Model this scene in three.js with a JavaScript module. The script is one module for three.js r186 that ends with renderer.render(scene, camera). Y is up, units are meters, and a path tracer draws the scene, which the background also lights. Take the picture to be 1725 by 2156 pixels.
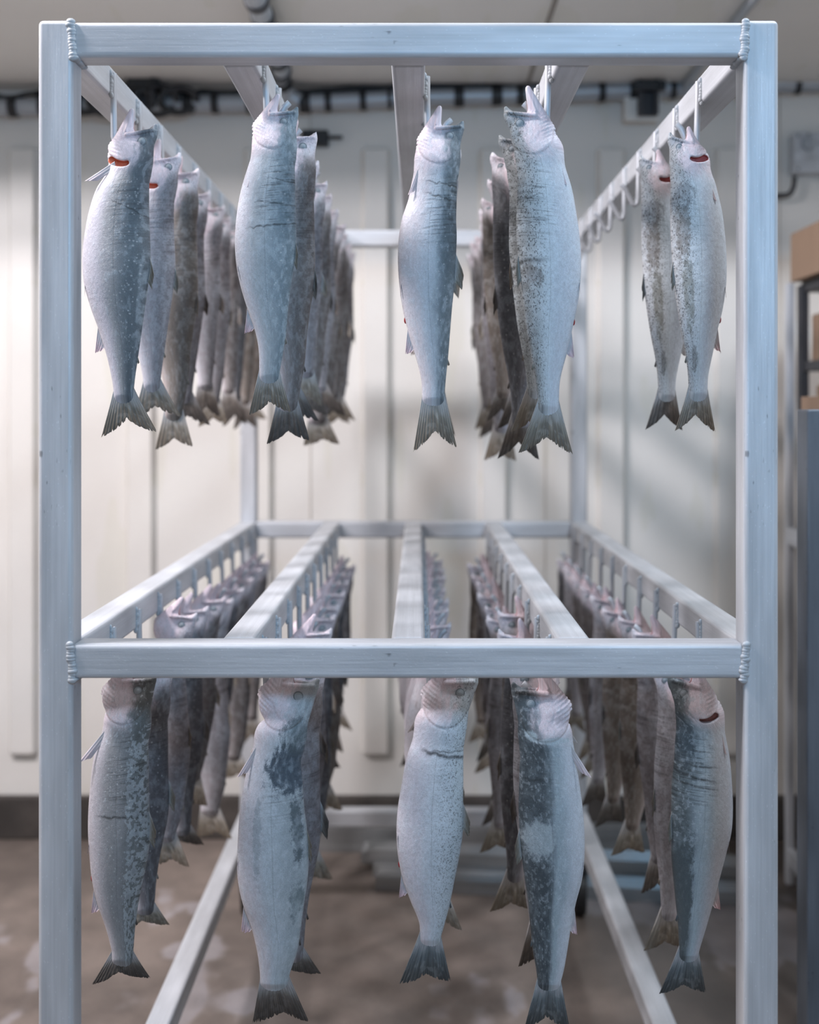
import * as THREE from 'three';
import { RoundedBoxGeometry } from 'three/addons/geometries/RoundedBoxGeometry.js';
import { mergeGeometries } from 'three/addons/utils/BufferGeometryUtils.js';
import { RectAreaLightUniformsLib } from 'three/addons/lights/RectAreaLightUniformsLib.js';

// ---------------------------------------------------------------- camera, light, exposure
const FW = 1725, FH = 2156, FOC = 2515, VX = 881, VY = 871;   // frame, focal length in pixels, vanishing point
const CAM_Y = 1.347;                                          // camera height above the floor
const scene = new THREE.Scene();
scene.background = new THREE.Color(0x0c0d0f);
const camera = new THREE.PerspectiveCamera(2 * Math.atan(FH / 2 / FOC) * 180 / Math.PI, FW / FH, 0.05, 50);
camera.position.set(0, CAM_Y, 0);
camera.lookAt(0, CAM_Y, -1);
camera.setViewOffset(FW, FH, FW / 2 - VX, FH / 2 - VY, FW, FH);
camera.focus = 1.62;
camera.userData.fStop = 2.6;
camera.updateProjectionMatrix();
const renderer = new THREE.WebGLRenderer({ antialias: true });
renderer.toneMapping = THREE.LinearToneMapping;
renderer.toneMappingExposure = 1.98;
renderer.shadowMap.enabled = true;
RectAreaLightUniformsLib.init();
const LAMPS = [
  // x, y and depth of the middle of the glowing face, its width and length, the point it faces
  { at: [-1.5, 3.32, 1.3], w: 0.3, l: 0.22, aim: [-0.1, 1.2, 2.5], color: [1.0, 0.95, 0.995], power: 180, name: 'ceiling_lamp', label: 'white square lamp under the high ceiling beside the rack' },
  { at: [0.42, 1.95, -0.25], w: 0.36, l: 0.26, aim: [0.0, 1.3, 2.5], color: [0.29, 0.63, 1.0], power: 30, name: 'flood_lamp', label: 'cool bluish square flood lamp on a tripod facing the rack' },
  { at: [-2.2, 2.9, 1.45], w: 0.3, l: 0.22, aim: [-0.3, 1.3, 3.2], color: [1.0, 0.95, 0.985], power: 115, name: 'ceiling_lamp', label: 'white square lamp hung lower, farther out from the rack' },
  { at: [1.25, 3.3, 1.5], w: 0.3, l: 0.22, aim: [0.2, 0.9, 2.3], color: [0.8, 0.9, 1.0], power: 80, name: 'ceiling_lamp', label: 'cool white square lamp under the high ceiling above the steel cart' },
];
const CEIL = CAM_Y + 2.2, SOFFIT = CAM_Y + 1.03, SOFFIT_D = 2.9, WALL_D = 3.81;

// ---------------------------------------------------------------- helpers
function rng(seed) { let s = seed >>> 0; return () => { s = (s + 0x6D2B79F5) >>> 0; let t = s; t = Math.imul(t ^ (t >>> 15), t | 1); t ^= t + Math.imul(t ^ (t >>> 7), t | 61); return ((t ^ (t >>> 14)) >>> 0) / 4294967296; }; }
const lerp = (a, b, t) => a + (b - a) * t, clamp = (x, a = 0, b = 1) => x < a ? a : x > b ? b : x;
const sstep = (a, b, x) => { const t = clamp((x - a) / (b - a)); return t * t * (3 - 2 * t); };
function hash(x, y, s) { let h = (Math.imul(x, 374761393) + Math.imul(y, 668265263) + Math.imul(s, 2246822519)) | 0; h = Math.imul(h ^ (h >>> 13), 1274126177); return ((h ^ (h >>> 16)) >>> 0) / 4294967296; }
function vnoise(x, y, s) {
  const xi = Math.floor(x), yi = Math.floor(y), fx = x - xi, fy = y - yi, u = fx * fx * (3 - 2 * fx), v = fy * fy * (3 - 2 * fy);
  const a = hash(xi, yi, s), b = hash(xi + 1, yi, s), c = hash(xi, yi + 1, s), d = hash(xi + 1, yi + 1, s);
  return a + (b - a) * u + (c - a) * v + (a - b - c + d) * u * v;
}
function fbm(x, y, s, o = 4) { let f = 0, a = 0.5, n = 0; for (let i = 0; i < o; i++) { f += a * vnoise(x, y, s + i * 17); n += a; x *= 2.03; y *= 2.03; a *= 0.5; } return f / n; }
const at = (px, py, d) => new THREE.Vector3((px - VX) * d / FOC, CAM_Y - (py - VY) * d / FOC, -d);
const taken = {};
function numbered(n) { const k = taken[n] = (taken[n] ?? -1) + 1; return k ? `${n}_${String(k).padStart(3, '0')}` : n; }
function tag(o, label, category, group, kind) { o.userData.label = label; if (category) o.userData.category = category; if (group) o.userData.group = group; if (kind) o.userData.kind = kind; return o; }
function top(o, name) { o.name = numbered(name); scene.add(o); return o; }
function mesh(name, geo, mat, parent) { const m = new THREE.Mesh(geo, mat); m.name = name; m.castShadow = m.receiveShadow = true; if (parent) parent.add(m); return m; }
function structure(name, geo, mat, label) { const m = mesh(name, geo, mat, scene); m.userData.kind = 'structure'; m.userData.label = label; return m; }
function tex(w, h, fn, srgb = true, repeat = true) {
  const data = new Uint8Array(w * h * 4);
  for (let j = 0; j < h; j++) for (let i = 0; i < w; i++) { const c = fn(i / w, j / h, i, j), k = (j * w + i) * 4; data[k] = clamp(c[0], 0, 255); data[k + 1] = clamp(c[1], 0, 255); data[k + 2] = clamp(c[2], 0, 255); data[k + 3] = 255; }
  const t = new THREE.DataTexture(data, w, h, THREE.RGBAFormat); t.magFilter = THREE.LinearFilter; t.minFilter = THREE.LinearFilter;
  t.wrapS = t.wrapT = repeat ? THREE.MirroredRepeatWrapping : THREE.ClampToEdgeWrapping; if (srgb) t.colorSpace = THREE.SRGBColorSpace; t.needsUpdate = true; return t;
}
// box projection of uv in metres, u along the longest axis so that drawn metal keeps its grain
function boxUV(g, grain = false) {
  g.computeBoundingBox(); const s = g.boundingBox.getSize(new THREE.Vector3()), p = g.attributes.position, n = g.attributes.normal, uv = new Float32Array(p.count * 2);
  const ax = s.x >= s.y && s.x >= s.z ? 0 : s.y >= s.z ? 1 : 2, off = [s.x * 3.1, s.y * 7.7];
  for (let i = 0; i < p.count; i++) {
    const c = [p.getX(i), p.getY(i), p.getZ(i)], a = [Math.abs(n.getX(i)), Math.abs(n.getY(i)), Math.abs(n.getZ(i))];
    const m = a[0] > a[1] && a[0] > a[2] ? 0 : a[1] > a[2] ? 1 : 2; let e = [0, 1, 2].filter(k => k !== m);
    if (grain && e[1] === ax) e = [e[1], e[0]];
    uv[i * 2] = c[e[0]] + off[0]; uv[i * 2 + 1] = c[e[1]] + off[1] + m * 0.37;
  }
  g.setAttribute('uv', new THREE.BufferAttribute(uv, 2)); return g;
}
function rbox(w, h, d, r = 0.004, seg = 2, grain = false) { return boxUV(new RoundedBoxGeometry(w, h, d, seg, Math.min(r, w / 2.01, h / 2.01, d / 2.01)), grain); }
function tubeGeo(pts, r, seg = 24, rad = 8) { return new THREE.TubeGeometry(new THREE.CatmullRomCurve3(pts, false, 'catmullrom', 0.35), seg, r, rad, false); }
// a rod with closed ends through a list of points, corners kept fairly sharp
function rod(pts, r, rad = 8) {
  const P = [], N = []; const idx = []; let prev = null;
  const full = [pts[0], ...pts, pts[pts.length - 1]], R = [0.001, ...pts.map(() => r), 0.001];
  for (let i = 0; i < full.length; i++) {
    const a = full[Math.max(0, i - 1)], b = full[Math.min(full.length - 1, i + 1)], t = new THREE.Vector3().subVectors(b, a).normalize();
    if (!prev) { prev = Math.abs(t.y) > 0.9 ? new THREE.Vector3(0, 0, 1) : new THREE.Vector3(0, 1, 0); }
    const u = prev.clone().addScaledVector(t, -prev.dot(t)).normalize(), w = new THREE.Vector3().crossVectors(t, u); prev = u;
    for (let k = 0; k < rad; k++) { const an = k / rad * Math.PI * 2, rr = i === 0 || i === full.length - 1 ? 0.0005 : r; P.push(full[i].x + (u.x * Math.cos(an) + w.x * Math.sin(an)) * rr, full[i].y + (u.y * Math.cos(an) + w.y * Math.sin(an)) * rr, full[i].z + (u.z * Math.cos(an) + w.z * Math.sin(an)) * rr); }
    if (i) for (let k = 0; k < rad; k++) { const q = (i - 1) * rad + k, q2 = (i - 1) * rad + (k + 1) % rad; idx.push(q, q2, q + rad, q2, q2 + rad, q + rad); }
  }
  const g = new THREE.BufferGeometry(); g.setAttribute('position', new THREE.Float32BufferAttribute(P, 3)); g.setIndex(idx); g.computeVertexNormals();
  return boxUV(g);
}
const strip = g => { const o = g.index ? g.toNonIndexed() : g; for (const k of Object.keys(o.attributes)) if (!['position', 'normal', 'uv'].includes(k)) o.deleteAttribute(k); return o; };
const merge = list => mergeGeometries(list.map(strip));

// ---------------------------------------------------------------- materials
const aluMap = tex(512, 512, (u, v, i, j) => {
  const streak = fbm(u * 6, v * 90, 3, 3), cloud = fbm(u * 5, v * 9, 9, 4), speck = hash(i, j, 5), scr = fbm(u * 3, v * 260, 31, 2);
  let k = 0.86 + 0.07 * (streak - 0.5) + 0.22 * (cloud - 0.5) + 0.035 * (scr - 0.5);
  const pit = vnoise(u * 57 + 3 * vnoise(u * 9, v * 9, 6), v * 90 + 4 * vnoise(u * 7, v * 11, 4), 77) * (0.8 + 0.4 * vnoise(u * 5, v * 5, 70)); if (pit > 0.98) k -= 0.25 * Math.min(1, (pit - 0.98) / 0.08);
  if (speck > 0.9975) k += 0.14;
  return [k * 214, k * 217, k * 222];
});
const aluBump = tex(256, 256, (u, v, i, j) => { const k = 128 + 70 * (fbm(u * 5, v * 70, 3, 3) - 0.5) + 60 * (fbm(u * 24, v * 24, 8, 3) - 0.5) + 20 * (hash(i, j, 2) - 0.5); return [k, k, k]; }, false);
const clonedTex = (t, a, b) => { const c = t.clone(); c.repeat.set(a, b); c.needsUpdate = true; return c; };
const alu = new THREE.MeshStandardMaterial({ map: clonedTex(aluMap, 1.3, 3.4), bumpMap: clonedTex(aluBump, 4, 8), bumpScale: 0.0004, metalness: 0.18, roughness: 0.5 });
const aluWeld = new THREE.MeshStandardMaterial({ color: 0xa6abb0, metalness: 0.15, roughness: 0.55 });
const hookMetal = new THREE.MeshStandardMaterial({ color: 0xb3b6bb, metalness: 0.2, roughness: 0.5 });
const wallMap = tex(512, 512, (u, v, i, j) => { const k = 1 + 0.035 * (fbm(u * 7, v * 7, 4, 4) - 0.5) + 0.02 * (hash(i, j, 1) - 0.5), s = fbm(u * 16, v * 3, 12, 3) > 0.68 ? 0.985 : 1; return [218 * k * s, 215 * k * s, 210 * k * s * s]; });
const wallMat = new THREE.MeshStandardMaterial({ map: clonedTex(wallMap, 0.8, 0.8), roughness: 0.42 });
const soffitMat = wallMat;
const curbMat = new THREE.MeshStandardMaterial({ map: tex(256, 256, (u, v, i, j) => { const k = 0.8 + 0.6 * (fbm(u * 9, v * 9, 7, 5) - 0.5) + 0.12 * (hash(i, j, 3) - 0.5); return [84 * k, 78 * k, 74 * k]; }), roughness: 0.9 });
const floorMap = tex(1024, 1024, (u, v, i, j) => {
  const a = fbm(u * 6, v * 6, 21, 5), b = fbm(u * 26, v * 26, 5, 4), c = fbm(u * 3, v * 3, 91, 3); let k = 0.86 + 0.5 * (a - 0.5) + 0.3 * (b - 0.5) + 0.08 * (hash(i, j, 9) - 0.5);
  const wet = sstep(0.5, 0.66, c + 0.25 * (b - 0.5)), ice = sstep(0.6, 0.7, fbm(u * 15, v * 9, 63, 4));
  k *= 1 - 0.22 * wet; k += 0.22 * ice;
  return [k * 130, k * (118 + 6 * ice), k * (110 + 14 * ice)];
});
const floorRough = tex(512, 512, (u, v) => { const c = sstep(0.42, 0.62, fbm(u * 3, v * 3, 91, 4)), k = 215 - 120 * c + 30 * (fbm(u * 30, v * 30, 2, 3) - 0.5); return [k, k, k]; }, false);
const floorMat = new THREE.MeshStandardMaterial({ map: clonedTex(floorMap, 0.42, 0.42), roughnessMap: clonedTex(floorRough, 0.42, 0.42), roughness: 1, bumpMap: clonedTex(floorMap, 1.3, 1.3), bumpScale: 0.002 });
const blackPlastic = new THREE.MeshStandardMaterial({ color: 0x1d1e21, roughness: 0.5 });
const darkSteel = new THREE.MeshStandardMaterial({ color: 0x3d3d40, roughness: 0.55, metalness: 0.3 });
const foilMat = new THREE.MeshStandardMaterial({ color: 0xa4a9af, roughness: 0.4, metalness: 0.35 });
const cardMat = new THREE.MeshStandardMaterial({ map: clonedTex(tex(256, 256, (u, v, i, j) => { const k = 1 + 0.1 * (fbm(u * 4, v * 60, 6, 3) - 0.5) + 0.05 * (hash(i, j, 8) - 0.5); return [146 * k, 122 * k, 102 * k]; }), 2, 2), roughness: 0.85 });

// ---------------------------------------------------------------- the room
const wallCenterY = CEIL / 2;
structure('floor', boxUV(new THREE.BoxGeometry(7.4, 0.1, 4.7)).translate(0, -0.05, -1.6), floorMat, 'damp grey brown concrete floor with pale icy patches');
const wallBack = structure('wall_back', boxUV(new THREE.BoxGeometry(7.4, CEIL, 0.12)).translate(0, wallCenterY, -WALL_D - 0.06), wallMat, 'cream coated wall of ribbed insulated panels behind the rack');
{
  // trapezoid ribs standing proud of the wall
  const yTop = at(0, 322, WALL_D).y, yBot = at(0, 1578, WALL_D).y, w = 0.09, dpt = 0.022;
  const sh = new THREE.Shape(); sh.moveTo(-w / 2, 0); sh.lineTo(w / 2, 0); sh.lineTo(w / 2 - 0.012, dpt); sh.lineTo(-w / 2 + 0.012, dpt); sh.closePath();
  const g = new THREE.ExtrudeGeometry(sh, { depth: yTop - yBot, bevelEnabled: true, bevelSize: 0.004, bevelThickness: 0.01, bevelSegments: 2 });
  g.rotateX(-Math.PI / 2); g.computeVertexNormals();
  // extrusion now runs up; profile depth points to -z, turn it towards the room
  g.rotateY(Math.PI); boxUV(g);
  for (let k = -4; k <= 9; k++) { const r = mesh('panel_rib', g, wallMat, wallBack), x = at(51 + 247 * k, 0, WALL_D).x; r.position.set(x, yBot, -WALL_D + 0.001); }
  for (let k = -4; k <= 9; k += 1) { const s = mesh('panel_joint', boxUV(new THREE.BoxGeometry(0.0035, CEIL - 0.2, 0.003)), new THREE.MeshStandardMaterial({ color: 0xbab3aa, roughness: 0.8 }), wallBack); s.position.set(at(160 + 494 * k, 0, WALL_D).x, CEIL / 2, -WALL_D + 0.001); }
}
structure('wall_left', boxUV(new THREE.BoxGeometry(0.12, CEIL, 4.6)).translate(-3.06, wallCenterY, -1.6), wallMat, 'cream panel wall beside the rack, outside the picture');
structure('wall_right', boxUV(new THREE.BoxGeometry(0.12, CEIL, 4.6)).translate(2.66, wallCenterY, -1.6), wallMat, 'cream panel wall behind the shelving, outside the picture');
structure('wall_front', boxUV(new THREE.BoxGeometry(7.4, CEIL, 0.12)).translate(0, wallCenterY, 0.88), wallMat, 'cream panel wall opposite the rack, outside the picture');
structure('ceiling', boxUV(new THREE.BoxGeometry(7.4, 0.1, 4.7)).translate(0, CEIL + 0.05, -1.6), soffitMat, 'pale ceiling above the rack');
{
  const h = CEIL - SOFFIT, dd = WALL_D - SOFFIT_D, m = structure('trim_1', boxUV(new THREE.BoxGeometry(7.2, h, dd - 0.002)).translate(0, SOFFIT + h / 2, -(WALL_D + SOFFIT_D) / 2), soffitMat, 'low boxed soffit of pale panels along the wall above the pipe');
  const s = mesh('panel_joint', new THREE.BoxGeometry(0.012, 0.006, dd - 0.02), new THREE.MeshStandardMaterial({ color: 0x8d8780, roughness: 0.8 }), m); s.position.set(at(1167, 30, 3.0).x, SOFFIT - 0.002, -(WALL_D + SOFFIT_D) / 2);
}
{
  const y = at(0, 1672, WALL_D).y; structure('baseboard_back', boxUV(new RoundedBoxGeometry(7.2, y, 0.035, 2, 0.008)).translate(0, y / 2, -WALL_D + 0.0175), curbMat, 'dark rough concrete kerb along the foot of the ribbed wall');
}
// lamps: housing, glowing face and the light just in front of it
for (const L of LAMPS) {
  const g = new THREE.Group(); top(g, L.name); tag(g, L.label, 'lamp');
  g.position.set(L.at[0], L.at[1], -L.at[2]); g.lookAt(L.aim[0], L.aim[1], -L.aim[2]);
  const body = mesh('lamp_housing', rbox(L.w + 0.04, L.l + 0.04, 0.05, 0.01), new THREE.MeshStandardMaterial({ color: 0xd8d8d6, roughness: 0.5 }), g); body.position.z = -0.035;
  mesh('lamp_diffuser', rbox(L.w, L.l, 0.02, 0.008), new THREE.MeshStandardMaterial({ color: 0xffffff, emissive: new THREE.Color().setRGB(...L.color), emissiveIntensity: 3, roughness: 0.5 }), g);
  const arm = mesh('lamp_bracket', rbox(0.03, 0.03, 0.09, 0.004), darkSteel, g); arm.position.z = -0.1;
  if (L.name === 'flood_lamp') {
    const t = new THREE.Group(); top(t, 'lamp_tripod'); tag(t, 'black tripod carrying the bluish flood lamp', 'tripod'); t.position.set(L.at[0], 0, -L.at[2] + 0.15);
    const pl = mesh('pole', new THREE.CylinderGeometry(0.014, 0.016, L.at[1] - 0.12, 14), blackPlastic, t); pl.position.y = (L.at[1] - 0.12) / 2 + 0.1;
    for (let k = 0; k < 3; k++) { const a = k * 2.094 + 0.5; mesh('leg', rod([new THREE.Vector3(0, 0.6, 0), new THREE.Vector3(Math.sin(a) * 0.3, 0.012, Math.cos(a) * 0.3)], 0.011), blackPlastic, t); }
  }
  const rl = new THREE.RectAreaLight(new THREE.Color().setRGB(...L.color), L.power, L.w, L.l); rl.position.z = 0.013; rl.rotation.y = Math.PI; g.add(rl);
}

// ---------------------------------------------------------------- the hanging rack
const D0 = 1.5, S = D0 / FOC, T = 74 * S, D1 = D0 / 0.469;       // front plane, metres a pixel there, tube, back plane
const rack = new THREE.Group(); top(rack, 'hanging_rack'); tag(rack, 'tall two-tier welded aluminium rack with rails of hooks carrying the frosted fish', 'rack');
const X = px => px * S, Y = px => CAM_Y + px * S;
const TOP_Y = 826, MID_Y = -485, LOW_Y = -1785, XL = -802 + 37, XR = 686 + 37;   // pixels at the front plane, tube tops and post centres
const tubeR = 0.0065;
for (const d of [D0, D1]) for (const x of [XL, XR]) {
  const yb = 0.14, yt = Y(TOP_Y + 4), p = mesh('post', rbox(T, yt - yb, T, tubeR, 3, true), alu, rack); p.position.set(X(x), (yt + yb) / 2, -d - T / 2);
  // swivel caster under the post
  const c = mesh('caster_fork', merge([rbox(0.05, 0.01, 0.05, 0.002).translate(0, 0.135, 0), rbox(0.006, 0.08, 0.03, 0.002).translate(-0.02, 0.09, 0), rbox(0.006, 0.08, 0.03, 0.002).translate(0.02, 0.09, 0)]), darkSteel, rack); c.position.set(X(x), 0, -d - T / 2);
  const wg = new THREE.CylinderGeometry(0.06, 0.06, 0.03, 28); wg.rotateZ(Math.PI / 2); const w = mesh('caster_wheel', wg, blackPlastic, rack); w.position.set(X(x), 0.06, -d - T / 2);
}
const beamX = (X(XL) + X(XR)) / 2, beamW = X(XR) - X(XL) - T + 0.004;
for (const d of [D0, D1]) for (const y of d === D0 ? [TOP_Y, MID_Y] : [TOP_Y, MID_Y, LOW_Y]) { const b = mesh('cross_beam', rbox(beamW, T, T, tubeR, 3, true), alu, rack); b.position.set(beamX, Y(y) - T / 2, -d - T / 2 - 0.0006); }
const railLen = D1 - D0 - T, railZ = -(D0 + T + D1) / 2;
for (const x of [XL, XR]) { const b = mesh('base_rail', rbox(T, T, railLen, tubeR, 3, true), alu, rack); b.position.set(X(x), Y(LOW_Y) - T / 2, railZ); }
// weld beads on the front joints: overlapping ripples of melted metal
function beadGeo(len, n, seed, r0 = 0.0042) {
  const R = rng(seed), gs = [];
  for (let i = 0; i < n; i++) { const s = new THREE.SphereGeometry(1, 10, 7); const k = r0 * (0.85 + 0.35 * R()); s.scale(k * 1.3, len / n * 1.25, k * 0.8); s.rotateZ((R() - 0.5) * 0.5); s.translate((R() - 0.5) * 0.0022, len * (i / (n - 1) - 0.5), 0); gs.push(s); }
  return merge(gs);
}
[[XL, 1, TOP_Y], [XR, -1, TOP_Y], [XL, 1, MID_Y], [XR, -1, MID_Y]].forEach(([x, s, y], i) => {
  const b = mesh('weld_bead', beadGeo(T * 1.02, 13, 11 + i), aluWeld, rack); b.position.set(X(x) + s * (T / 2 - 0.001), Y(y) - T / 2 - 0.001, -D0 + 0.0005); b.rotation.z = s * 0.06;
  const b2 = mesh('weld_bead', beadGeo(T * 0.9, 8, 31 + i), aluWeld, rack); b2.rotation.x = Math.PI / 2; b2.position.set(X(x) + s * (T / 2 + 0.001), Y(y) - T - 0.001, -D0 - T / 2);
});
// hook rails
const ROWS = [
  { c: XL, s: 1, d: 1.125 }, { c: -389, s: 1, d: 1.074 }, { c: -22, s: 1, d: 1.135 }, { c: 337, s: -1, d: 1.074 }, { c: XR, s: -1, d: 1.153 },
];
const STEP = 0.103, HOOKS = 10, HOOK_R = 0.0045;
// hook profile in the plane across the rail: shank down the side of the rail, sharp bend, tip rising outwards
function hookGeo(seed, splay) {
  const R = rng(seed), V = (x, y, z = 0) => new THREE.Vector3(x, y, z), j = () => (R() - 0.5) * 0.003;
  const lean = (R() - 0.5) * 0.004, tip = [0.032 + splay + j(), -0.061 + j()];
  return rod([V(0, 0), V(0.0003, -0.03), V(0.0008 + lean, -0.088 + j()), V(0.002 + lean, -0.0945), V(0.006 + lean, -0.098), V(0.011 + lean, -0.0955), V(tip[0] * 0.8, tip[1] - 0.006, lean), V(tip[0], tip[1], lean)], HOOK_R, 10);
}
const hookVariants = [1, 2, 3, 4].map(s => hookGeo(s, 0.002 * (s % 3)));
const hookWeld = [1, 2, 3].map(s => beadGeo(T * 0.72, 8, 60 + s, 0.0026));
const hookTopY = y => Y(y) - 0.012;
const hookSpots = [];   // [tier][row][k] -> {x, y, d}
const HR = rng(5);
for (const [tier, y] of [TOP_Y, MID_Y].entries()) {
  hookSpots[tier] = [];
  ROWS.forEach((row, ri) => {
    const rail = mesh('hook_rail', rbox(T, T, railLen, tubeR, 3, true), alu, rack); rail.position.set(X(row.c), Y(y) - T / 2, railZ);
    const mat = hookMetal; hookSpots[tier][ri] = [];
    for (let k = 0; k < HOOKS; k++) {
      const d = D0 * (row.d + STEP * k), hx = X(row.c) + row.s * (T / 2 + HOOK_R * 0.8), hy = hookTopY(y);
      const h = mesh('hook', hookVariants[Math.floor(HR() * 4)], mat, rail);
      h.position.set(hx - rail.position.x, hy - rail.position.y, -d - rail.position.z); h.rotation.y = (row.s < 0 ? Math.PI : 0) + (HR() - 0.5) * 0.25; h.rotation.z = (HR() - 0.5) * 0.05;
      const wb = mesh('weld_bead', hookWeld[k % 3], aluWeld, rail); wb.position.set(hx - row.s * 0.003 - rail.position.x, hy - T * 0.36 - rail.position.y, -d + 0.005 - rail.position.z);
      hookSpots[tier][ri].push({ x: hx, y: hy, d });
    }
  });
}

// ---------------------------------------------------------------- fish
// Naive surface nets: meshes the zero level of f on a grid.
function surfaceNets(f, lo, hi, cell) {
  const n = [0, 1, 2].map(a => Math.ceil((hi[a] - lo[a]) / cell[a]) + 1), nx = n[0], ny = n[1], nz = n[2], sl = nx * ny;
  const F = new Float32Array(nx * ny * nz);
  for (let j = 0; j < ny; j++) { const y = lo[1] + j * cell[1], row = f.row(y); for (let k = 0; k < nz; k++) { const z = lo[2] + k * cell[2]; for (let i = 0; i < nx; i++) F[k * sl + j * nx + i] = f(lo[0] + i * cell[0], y, z, row); } }
  const id = new Int32Array(nx * ny * nz).fill(-1), pos = [], idx = [], off = [0, 1, nx, nx + 1, sl, sl + 1, sl + nx, sl + nx + 1];
  const E = [[0, 1], [2, 3], [4, 5], [6, 7], [0, 2], [1, 3], [4, 6], [5, 7], [0, 4], [1, 5], [2, 6], [3, 7]];
  for (let k = 0; k < nz - 1; k++) for (let j = 0; j < ny - 1; j++) for (let i = 0; i < nx - 1; i++) {
    const b = k * sl + j * nx + i; let m = 0; for (let c = 0; c < 8; c++) if (F[b + off[c]] < 0) m |= 1 << c;
    if (m === 0 || m === 255) continue;
    let x = 0, y = 0, z = 0, e = 0;
    for (const [p, q] of E) { if (((m >> p) & 1) === ((m >> q) & 1)) continue; const fp = F[b + off[p]], fq = F[b + off[q]], t = fp / (fp - fq); x += (p & 1) + ((q & 1) - (p & 1)) * t; y += ((p >> 1) & 1) + (((q >> 1) & 1) - ((p >> 1) & 1)) * t; z += (p >> 2) + ((q >> 2) - (p >> 2)) * t; e++; }
    id[b] = pos.length / 3; pos.push(lo[0] + (i + x / e) * cell[0], lo[1] + (j + y / e) * cell[1], lo[2] + (k + z / e) * cell[2]);
  }
  const quad = (a, b, c, d, flip) => { if (a < 0 || b < 0 || c < 0 || d < 0) return; if (flip) idx.push(a, c, b, a, d, c); else idx.push(a, b, c, a, c, d); };
  for (let k = 1; k < nz - 1; k++) for (let j = 1; j < ny - 1; j++) for (let i = 1; i < nx - 1; i++) {
    const b = k * sl + j * nx + i, s = F[b] < 0;
    if (s !== (F[b + 1] < 0)) quad(id[b - nx - sl], id[b - sl], id[b], id[b - nx], !s);
    if (s !== (F[b + nx] < 0)) quad(id[b - 1 - sl], id[b - 1], id[b], id[b - sl], !s);
    if (s !== (F[b + sl] < 0)) quad(id[b - 1 - nx], id[b - nx], id[b], id[b - 1], !s);
  }
  return { pos, idx };
}
const smin = (a, b, k) => { const h = Math.max(k - Math.abs(a - b), 0) / k; return Math.min(a, b) - h * h * k * 0.25; };
const smax = (a, b, k) => -smin(-a, -b, k);
function cap(x, y, z, ax, ay, ra, bx, by, rb, kz) {       // round cone lying in the fish's middle plane, flattened sideways by kz
  const dx = bx - ax, dy = by - ay, h = clamp(((x - ax) * dx + (y - ay) * dy) / (dx * dx + dy * dy)), r = ra + (rb - ra) * h, ex = x - ax - h * dx, ey = y - ay - h * dy, zz = z / kz;
  return (Math.sqrt(ex * ex + ey * ey + zz * zz) - r) * (0.5 + 0.5 * kz);
}
function cap3(x, y, z, ax, ay, az, bx, by, bz, r) {
  const dx = bx - ax, dy = by - ay, dz = bz - az, h = clamp(((x - ax) * dx + (y - ay) * dy + (z - az) * dz) / (dx * dx + dy * dy + dz * dz));
  return Math.hypot(x - ax - h * dx, y - ay - h * dy, z - az - h * dz) - r;
}
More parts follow.
